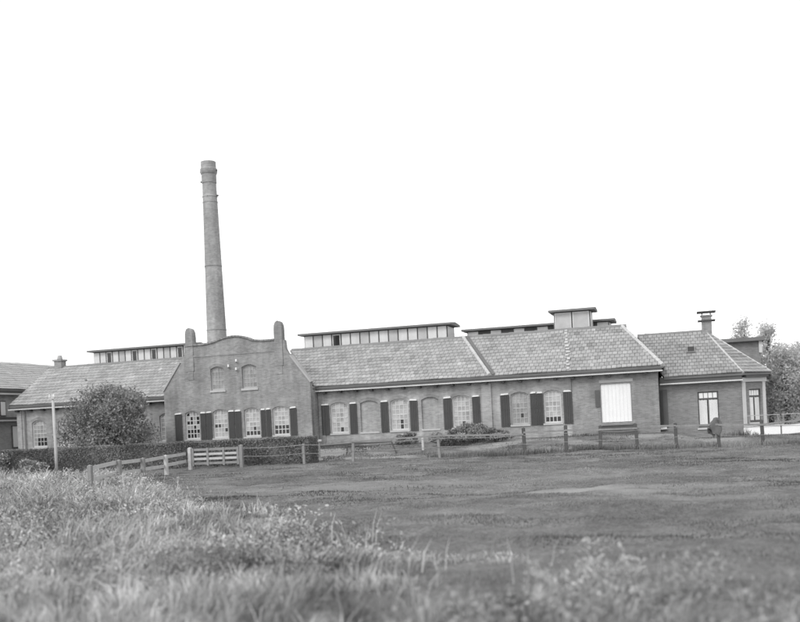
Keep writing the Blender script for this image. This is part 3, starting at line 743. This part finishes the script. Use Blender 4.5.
def bushy(name, label, cat, loc, rx, ry, h, n, leaf, m, group=None, stems=7, nclump=26, flowers=0, base=.0, seed=1):
    rng = np.random.default_rng(seed); z = gz(loc[0],loc[1])
    t = thing(name, label, cat, (loc[0],loc[1],z), group=group)
    cl = []
    for i in range(nclump):
        a = rng.uniform(0,2*math.pi); u = rng.uniform(-.55,1); rr = max(.05,1-abs(u)**2.6)**.5*rng.uniform(.4,.98)
        s = rng.uniform(.12,.36)
        cl.append((rx*rr*math.cos(a), ry*rr*math.sin(a), base+max(h*s*.7, h*(.5+.5*u)*.84), rx*s, ry*s, h*s*.62))
    p, tn = cloud(cl, n, rng)
    p = p[p[:,2] > .02]; tn = tn[:len(p)]
    cards('foliage', p, leaf, tn, m, t, rng=rng, kind='stuff')
    mb = MB()
    for i in range(stems):
        c = cl[rng.integers(len(cl))]; a = rng.uniform(0,6.3)
        mb.tube([(.12*math.cos(a),.12*math.sin(a),-.15),(c[0]*.35,c[1]*.35,c[2]*.5),(c[0]*.85,c[1]*.85,c[2])],[.05*h/3+.012,.035*h/3+.008,.012],5)
    mb.build('stem','bark',t)
    if flowers:
        q, _ = cloud(cl, flowers, rng, .15); q = q[q[:,2] > .3]
        cards('flower', q, .09, np.ones(len(q)), 'petal', t, rng=rng, aspect=.9, kind='stuff')
    return t
def tree(name, label, loc, h, rx, n, leaf, group, seed, trunk_h=.3):
    rng = np.random.default_rng(seed); z = gz(loc[0],loc[1])
    t = thing(name, label, 'tree', (loc[0],loc[1],z), group=group)
    mb = MB(); tp = [(0,0,-.3),(.05,0,h*.3),(.1*rng.normal(),.1,h*.6),(.1,.1*rng.normal(),h*.92)]
    mb.tube(tp,[.24,.18,.11,.03],8); cl = []
    for i in range(46):
        u = rng.uniform(.12,1.0); a = rng.uniform(0,6.3); w = rx*(math.sin(math.pi*min(1,u*.86+.1))**.8)*rng.uniform(.3,1.0)
        s = rng.uniform(.25,.5)*rx
        c = (w*math.cos(a), w*math.sin(a), h*u, s, s, s*1.2); cl.append(c)
        if i % 2 == 0: mb.tube([(.05,.03,h*max(.08,u-.2)),(c[0]*.5,c[1]*.5,h*(u-.08)),c[:3]],[.06,.04,.012],5)
    mb.build('trunk','bark',t)
    p, tn = cloud(cl, n, rng, .6); cards('crown', p, leaf, tn, 'tree_leaf', t, rng=rng, kind='stuff')
    return t
# hedge: clipped box hedge in front of the factory
hX0, hX1, hY0, hY1, hZ = -41.0, PX(312.5,440,47.8), 47.2, 48.6, .80
hg = thing('hedge', 'long clipped dark hedge between the board gate and the factory wing', 'hedge', (0,0,0))
rng = np.random.default_rng(5); nh = 80000
face = rng.choice(4, nh, p=[.45,.34,.15,.06]); hx = rng.uniform(hX0,hX1,nh); hy = rng.uniform(hY0,hY1,nh); hz_ = rng.uniform(-.7,hZ,nh)
hy = np.where(face == 0, hY0+np.abs(rng.normal(0,.1,nh)), hy); hz_ = np.where(face == 1, hZ-np.abs(rng.normal(0,.09,nh)), hz_)
hx = np.where(face == 3, hX1-np.abs(rng.normal(0,.1,nh)), hx)
wob = .07*np.sin(hx*1.7)+.05*np.sin(hx*4.1+hz_*3); hy = hy+np.where(face == 0, wob, 0); hz_ = hz_+np.where(face == 1, .035*np.sin(hx*2.3)+.02*np.sin(hx*6.1), 0)
htn = rng.uniform(.82,1.2,nh)*(1+.25*np.sin(hx*1.3+hz_*2.5)*np.sin(hx*.7+1))
cards('foliage', np.stack([hx,hy,hz_],1), .09, np.clip(htn,.3,1.9), 'hedge_leaf', hg, rng=rng, kind='stuff')
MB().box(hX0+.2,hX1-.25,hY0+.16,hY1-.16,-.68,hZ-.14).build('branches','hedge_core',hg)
# big bush in front of the left wing
bc = P(110,440,Y=53.5)
bushy('bush', 'large rounded dark bush rising over the hedge before the left wing', 'bush', (bc.x,53.5), 2.95, 2.5, 4.9, 26000, .17, 'leaf', seed=12, stems=18, nclump=95)
# flowering shrubs at far left
for k, (px, Y, rx, h, fl, lab) in enumerate(((6,47.5,1.3,1.55,60,'white-flowering shrub at the hedge end below the far-left building'),
                                             (26,45.5,1.2,1.0,90,'low white-flowering shrub beside the tall pole'))):
    c = P(px,460,Y=Y); bushy('shrub', lab, 'shrub', (c.x,Y), rx, 1.0, h, 5000, .13, 'leaf', 'flowering shrubs', flowers=fl, seed=40+k, nclump=20)
# shrubs along the wall of the hall
for k, (px, Y, rx, h, lab) in enumerate(((450,54.6,1.3,1.0,'low dark shrub under the third arched window of the hall'),
                                         (474,54.9,1.5,1.15,'widest dark shrub at the foot of the hall pilaster'),
                                         (494,54.4,1.2,.85,'small dark shrub just right of the hall pilaster'),
                                         (410,55.6,.9,.7,'thin low shrub under the shutters between window and blind arch'))):
    c = P(px,448,Y=Y); bushy('shrub', lab, 'shrub', (c.x,Y), rx, .7, h, 4200, .12, 'leaf', 'shrubs along the hall wall', seed=60+k, nclump=18)
# trees on the right behind the house
for k, (px, Y, topy, rx, n_, lab) in enumerate(((743,92,323,1.7,2600,'slim airy tree rising behind the flat-roofed block'),
                                                (767,84,329,1.7,3800,'tall leafy tree just right of the flat-roofed block'),
                                                (784,80,352,2.0,4200,'broad pale tree beyond the low white wall'),
                                                (806,82,350,2.8,6500,'leafy tree at the end of the row past the low white wall'))):
    tpt = P(px,topy,Y=Y); tree('tree', lab, (tpt.x,Y), tpt.z+.5, rx, int(n_*1.9), .2, 'trees behind the corner house', 80+k)

# grass blades
def blades(name, x, y, h, w, lean, tone, m, rng, **props):
    k = len(x); z = ground(x,y)-.02; a = rng.uniform(0,2*math.pi,k); c, s = np.cos(a), np.sin(a)
    la = rng.normal(lean[0],.28,k)*h; lb = rng.normal(lean[1],.28,k)*h
    b = np.stack([x,y,z],1); wv = np.stack([c,s,np.zeros(k)],1)*(w/2)[:,None]
    mid = b+np.stack([la*.3,lb*.3,h*.55],1); tip = b+np.stack([la,lb,h*np.clip(1-.35*(np.hypot(la,lb)/h)**2,.5,1)],1)
    v = np.stack([b-wv,b+wv,mid+wv*.75,mid-wv*.75,tip],1).reshape(-1,3)
    o = (np.arange(k)*5)[:,None]
    f4 = o+np.array([[0,1,2,3]]); f3 = o+np.array([[3,2,4]])
    me = bpy.data.meshes.new(name); me.vertices.add(len(v)); me.vertices.foreach_set('co', v.astype(np.float32).ravel())
    li = np.concatenate([f4.ravel(),f3.ravel()]); me.loops.add(len(li)); me.loops.foreach_set('vertex_index', li.astype(np.int32))
    ls = np.concatenate([np.arange(k)*4, 4*k+np.arange(k)*3]); me.polygons.add(2*k); me.polygons.foreach_set('loop_start', ls.astype(np.int32))
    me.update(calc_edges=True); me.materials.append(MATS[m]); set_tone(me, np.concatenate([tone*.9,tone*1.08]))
    return link(bpy.data.objects.new(name, me), None, **props)
def vnoise(x, y, s, seed=0):
    r = np.zeros_like(x)
    for i in range(5):
        q = np.random.default_rng(seed*17+i); a = q.uniform(0,6.3); f_ = s*q.uniform(.6,1.7)
        r += np.sin(f_*(x*math.cos(a)+y*math.sin(a))+q.uniform(0,6.3))
    return r/2.2
# the rough strip: tall grass near the camera and along the ditch to the left
edge = np.array([[-60,52],[-38.5,46.5],[-22.3,36.5],[-20.3,32.0],[-9.5,19.5],[-5.5,14.6],[-2.3,11.4],[.7,9.3],[6,7.6],[12,6.5]])
def inside(x, y, m=0): return y < np.interp(x, edge[:,0], edge[:,1]) + m
rng = np.random.default_rng(21)
def scatter(n, ylo, yhi, pw):
    y = ylo+(yhi-ylo)*rng.uniform(0,1,n)**pw
    lo = -y*.86-3; hi = y*.17+3
    return lo+(hi-lo)*rng.uniform(0,1,n), y
# tussocks: blades springing outwards from a common foot
tx, ty = scatter(15000, 5.0, 50, 1.45)
k = inside(tx, ty, 1.2*vnoise(tx,ty,.9,3)); tx, ty = tx[k], ty[k]
sparse = sstep(-6.5,-1.5,tx-.12*ty+1.2); k = rng.uniform(0,1,len(tx)) > .86*sparse*(vnoise(tx,ty,1.7,61) < .4); tx, ty = tx[k], ty[k]
nt = len(tx); nb_ = 20; far = np.clip((ty-8)/30,0,1); cl_ = vnoise(tx,ty,1.5,5)
H = rng.uniform(.10,.40,nt)*np.clip(1+.55*cl_,.35,2)*(1+.45*far)*np.clip((np.interp(tx,edge[:,0],edge[:,1])-ty)/3+.55,.4,1)
T = np.clip(1+.25*vnoise(tx,ty,1.1,9)+.22*vnoise(tx,ty,3.4,10)+rng.normal(0,.22,nt),.35,1.8)
dirx = .2+.75*vnoise(tx,ty,1.3,31); diry = .6*vnoise(tx,ty,1.2,33)
R = .03+.07*rng.uniform(0,1,nt)+.16*far
ix = np.repeat(np.arange(nt), nb_); kk = len(ix)
ox, oy = rng.normal(0,1,kk), rng.normal(0,1,kk)
bx_, by_ = tx[ix]+ox*R[ix], ty[ix]+oy*R[ix]
hh = np.clip(H[ix]*rng.uniform(.4,1.2,kk),.06,.9)
lx, ly = dirx[ix]*.9+ox*.5, diry[ix]+oy*.5
tn = np.clip(T[ix]*(1-.12*sstep(-4,1,tx[ix]))*rng.uniform(.6,1.35,kk),.3,2.2)
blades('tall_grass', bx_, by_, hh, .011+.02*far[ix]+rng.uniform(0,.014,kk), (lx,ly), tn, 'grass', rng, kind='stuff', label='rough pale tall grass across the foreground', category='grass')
# broad-leaved weeds among the grass
wx, wy = scatter(4200, 5.0, 46, 1.35); k = inside(wx,wy,1.0)&(vnoise(wx,wy,.7,51) > -.35); wx, wy = wx[k], wy[k]; nw = len(wx)
ix2 = np.repeat(np.arange(nw), 34); kk = len(ix2); wf = np.clip((wy-8)/30,0,1)
wr = (rng.uniform(.1,.24,nw)*(1+1.2*wf))[ix2]; wh = (rng.uniform(.15,.46,nw)*(1+.3*wf))[ix2]; q = rng.uniform(0,1,kk)
wpx, wpy = wx[ix2]+rng.normal(0,1,kk)*wr*(1.1-.6*q), wy[ix2]+rng.normal(0,1,kk)*wr*(1.1-.6*q)
wt = np.clip((1+.35*vnoise(wx,wy,1.3,53)+rng.normal(0,.2,nw))[ix2]*(1.0-.1*sstep(-9,0,wpx))*rng.uniform(.8,1.15,kk),.3,2)
cards('weeds', np.stack([wpx,wpy,ground(wpx,wpy)+.03+q*wh],1), (.05+.05*wf)[ix2]*rng.uniform(.7,1.5,kk), wt, 'grass', None, rng=rng, aspect=.5, kind='stuff', label='leafy weeds growing through the rough grass', category='weeds')
# seed stalks standing above the tussocks
sx_, sy_ = scatter(1500, 5.5, 46, 1.2); k = inside(sx_,sy_,1.0); sx_, sy_ = sx_[k], sy_[k]; kk = len(sx_)
blades('seed_stalks', sx_, sy_, rng.uniform(.3,.6,kk)*(1+.4*np.clip((sy_-8)/30,0,1)), .010+.0007*sy_, (rng.normal(.12,.22,kk),rng.normal(0,.2,kk)), rng.uniform(.9,1.5,kk), 'grass', rng, kind='stuff', label='thin pale seed stalks standing above the tall grass', category='grass')
# grazed turf and weeds by the fence
txs, tys = scatter(520000, 7, 57.0, 1.0)
k = ~inside(txs,tys,-1.2); txs, tys = txs[k], tys[k]
cl_ = vnoise(txs,tys,1.0,13); k = cl_*.35+rng.uniform(-.5,1.3,len(txs)) > 0; txs, tys, cl_ = txs[k], tys[k], cl_[k]
pk = P(585,491.5,Z=-.64); pr = P(345,487,Z=-.64)       # worn streak and trodden patch in the pasture
worn = np.maximum(np.exp(-((txs-pk.x)/3.0)**2-((tys-pk.y)/1.1)**2), .8*np.exp(-((txs-pr.x)/5.0)**2-((tys-pr.y)/2.2)**2))
k = rng.uniform(0,1,len(txs)) > .93*np.clip(worn*1.5,0,1); txs, tys, cl_ = txs[k], tys[k], cl_[k]
th_ = rng.uniform(.02,.06,len(txs))*(1+.6*np.clip(vnoise(txs,tys,1.7,15),-.6,1.8))
th_ = th_+np.where(((tys > 48.0)&(tys < 49.6)&(txs > -13))|((tys > 60)), rng.uniform(0,.34,len(txs)), 0)
th_ = th_+np.where(tys > 50.5, np.clip((vnoise(txs,tys,.9,41)-.1)*.5,0,1)*rng.uniform(0,.5,len(txs)), 0)
tn = np.clip(1+.28*vnoise(txs,tys,.45,19)+.2*vnoise(txs,tys,1.9,23)+rng.normal(0,.14,len(txs)),.45,1.9)
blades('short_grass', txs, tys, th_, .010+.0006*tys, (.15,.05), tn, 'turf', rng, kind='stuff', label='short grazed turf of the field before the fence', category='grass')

# ------------------------------------------------------------------ fences, gate, pole, small things
def post(name, x, y, h, w, m, parent, lean=0.0, cap=False):
    z = gz(x,y); mb = MB(); dx = lean*h; q = w/2
    mb.add([(x-q,y-q,z-.3),(x+q,y-q,z-.3),(x+q,y+q,z-.3),(x-q,y+q,z-.3),(x-q+dx,y-q,z+h-.04),(x+q+dx,y-q,z+h-.04),(x+q+dx,y+q,z+h-.04),(x-q+dx,y+q,z+h-.04),(x+dx,y,z+h)],
           [(3,2,1,0),(0,1,5,4),(1,2,6,5),(2,3,7,6),(3,0,4,7),(4,5,8),(5,6,8),(6,7,8),(7,4,8)])
    return mb.build(name, m, parent)
# board fence running from the gate towards the ditch
bf_pts = [(-25.3,45.7),(-23.85,41.0),(-22.7,37.1),(-21.75,33.8),(-20.9,30.6)]
bfence = thing('board_fence', 'two-rail weathered board fence running down from the gate into the tall grass', 'fence')
for k, (x, y) in enumerate(bf_pts[1:]):
    post('post', x, y, 1.0, .15, 'pale_wood' if k == 0 else 'grey_wood', bfence, lean=random.uniform(-.04,.04))
for a, b in zip(bf_pts, bf_pts[1:]):
    za, zb = gz(*a), gz(*b)
    for hgt in (.86,.46):
        MB().bar((a[0]-.09,a[1]-.05,za+hgt+random.uniform(-.03,.03)),(b[0]-.09,b[1]+.05,zb+hgt+random.uniform(-.03,.03)),.035,.15).build('rail','pale_wood',bfence)
# gate
gt = thing('field_gate', 'pale wooden field gate with four boards in front of the hedge', 'gate')
g0, g1, gyy = -25.15, -22.25, 45.7; gzb = gz(-23.7,gyy)
for x in (g0-.02,g1+.02): post('gate_post', x, gyy, 1.18, .17, 'pale_wood' if x < -24 else 'grey_wood', gt)
for i, hgt in enumerate((.22,.46,.70,.94)):
    MB().box(g0+.1,g1-.1,gyy-.03,gyy+.01,gzb+hgt,gzb+hgt+.12).build('rail','pale_wood' if i in (1,2) else 'grey_wood',gt)
for x in (g0+.16,(2*g0+g1)/3+.05,(g0+2*g1)/3,g1-.16): MB().box(x-.06,x+.06,gyy-.062,gyy-.033,gzb+.16,gzb+1.08).build('stile','grey_wood',gt)
# wire fence with posts along the field
wf_pts = [(-22.1,45.75),(-18.9,46.0),(-16.6,46.9),(-12.3,48.0)] + [(P(px,py,Z=-.64).x, 48.7) for px, py in ((524,454.8),(562,454.5),(597.5,453),(638,450.5),(677,448),(719.5,447),(763,445),(806,442.5))]
wfence = thing('post_and_wire_fence', 'weathered post and wire fence along the field before the factory', 'fence')
for k, (x, y) in enumerate(wf_pts):
    if k == 0: continue
    post('post', x, y, random.uniform(1.24,1.42) if k > 3 else 1.05, .16 if k > 3 else .12, 'dark_timber' if k > 3 else 'grey_wood', wfence, lean=random.uniform(-.08,.06))
for a, b in zip(wf_pts, wf_pts[1:]):
    za, zb = gz(*a), gz(*b)
    for hgt, r in ((.98,.016),(.55,.012)):
        pm = [(a[0]+(b[0]-a[0])*t, a[1]-.08+(b[1]-a[1])*t, za+(zb-za)*t+hgt-.05*math.sin(math.pi*t)) for t in (0,.25,.5,.75,1)]
        MB().tube(pm, r, 5).build('wire','wire',wfence)
for a, b in zip(wf_pts[2:], wf_pts[3:]):
    MB().bar((a[0],a[1]-.1,gz(*a)+1.08+random.uniform(-.06,.06)),(b[0],b[1]-.1,gz(*b)+1.08+random.uniform(-.06,.06)),.05,.085).build('rail','grey_wood',wfence)
# dark cloth thrown over one fence post
x, y = wf_pts[9]; z = gz(x,y)
vs, fs = [], []
NR, NS = 9, 22
for r in range(NR):                       # a sack-like bundle hanging round the post head
    f_ = r/(NR-1)
    for i in range(NS):
        a = 2*math.pi*i/NS
        fold = 1+.24*math.sin(a*3+r*.6)+.14*math.sin(a*7-r*1.3)
        rad = (.08+.20*math.sin(min(1,f_*1.25)*math.pi/2))*fold
        hem = (.16*math.sin(a*2+.7)+.09*math.sin(a*5+2))*f_
        vs.append((x-.1+rad*math.cos(a)*1.05-.08*f_, y+rad*.62*math.sin(a), z+1.42-.75*f_+hem))
for r in range(NR-1):
    for i in range(NS): fs.append((r*NS+i, (r+1)*NS+i, (r+1)*NS+(i+1)%NS, r*NS+(i+1)%NS))
fs.append(tuple(range(NS)))
ck = obj('draped_cloth', vs, fs, 'cloth', None, True, label='dark cloth draped over a fence post before the house window', category='cloth')
md = ck.modifiers.new('thickness','SOLIDIFY'); md.thickness = .03; md = ck.modifiers.new('smooth','SUBSURF'); md.levels = 1; md.render_levels = 1
# tall pole at the left
pc = P(54.6,430,Y=46.6); pz = gz(pc.x,46.6); pt_ = P(53.2,394,Y=46.6).z
pl = thing('utility_pole', 'tall pale wooden pole standing before the left wing window', 'pole', (pc.x,46.6,pz))
MB().tube([(0,0,-.4),(.01,0,1.5),(-.02,0,pt_-pz)],[.095,.085,.07],10).build('shaft','pale_wood',pl,smooth=True)
MB().box(-.2,.16,-.12,-.07,pt_-pz-.28,pt_-pz-.18).build('cross_arm','pale_wood',pl)
for xx in (-.16,.12): MB().lathe([(.03,0),(.05,.03),(.03,.08),(.045,.11),(.02,.16)],(xx,-.095,pt_-pz-.177),8).build('insulator','porcelain',pl)
# gate pillar at the end of the hedge
c = P(316,458,Y=50.0); gpz = gz(c.x,50)
gp = thing('gate_pillar', 'brick pillar with white cap stone at the end of the hedge', 'pillar', (c.x,50,gpz))
MB().box(-.2,.2,-.2,.2,-.3,1.06).build('shaft','pale_brick',gp); MB().box(-.27,.27,-.27,.27,1.063,1.17).build('cap_stone','bright_white',gp)
MB().box(-.3,.3,-.3,.3,-.3,.13).build('base_stone','concrete',gp)
# short white marker post by the shrubs
x, y = -14.6, 53.2
o = post('marker_post', x, y, .8, .12, 'concrete', None); o['label'] = 'short pale marker post before the hall wall beside the shrubs'; o['category'] = 'post'
# low tethering rail on the bank in front of the hall
a, b = P(348,444,Y=52.4), P(392,441.3,Y=52.4)
tr = thing('hitching_rail', 'dark pole rail on splayed legs on the bank before the hall', 'rail')
za = gz(a.x,52.4); MB().tube([(a.x-2.2,52.4,za+.55),(a.x,52.4,a.z),(b.x,52.4,b.z)],.055,8).build('pole','dark_timber',tr)
for xx, dx in ((b.x,.3),(a.x,-.1),(a.x-2.0,-.2)):
    zt = b.z if xx == b.x else a.z if xx == a.x else za+.57
    MB().tube([(xx-.03,52.4,zt),(xx+dx,52.3,gz(xx+dx,52.3)-.1)],.05,6).build('leg','dark_timber',tr)
# low white garden wall with a rail, right of the house
x0w = 4.35; yw = HY-.35
for k, (xa, xb) in enumerate(((3.1,4.85),(4.93,6.9),(6.98,9.5))):
    z = gz(xa,yw)-.15
    lwall = thing('garden_wall', ['low white garden wall butting against the canted house corner','middle length of low white garden wall before the trees','last length of low white garden wall past the trees'][k],'wall',(0,0,0),group='low white garden wall lengths')
    MB().box(xa,xb,yw-.1,yw+.1,z,.03).build('wall','bright_white',lwall); MB().box(xa-.03,xb+.03,yw-.14,yw+.14,.033,.10).build('coping','bright_white',lwall)
    for xx in (xa+.1,xb-.1): MB().box(xx-.03,xx+.03,yw-.03,yw+.03,.103,.66).build('rail_post','grey_wood',lwall)
    MB().bar((xa,yw,.68),(xb,yw,.68),.03,.04).build('rail','cement',lwall)
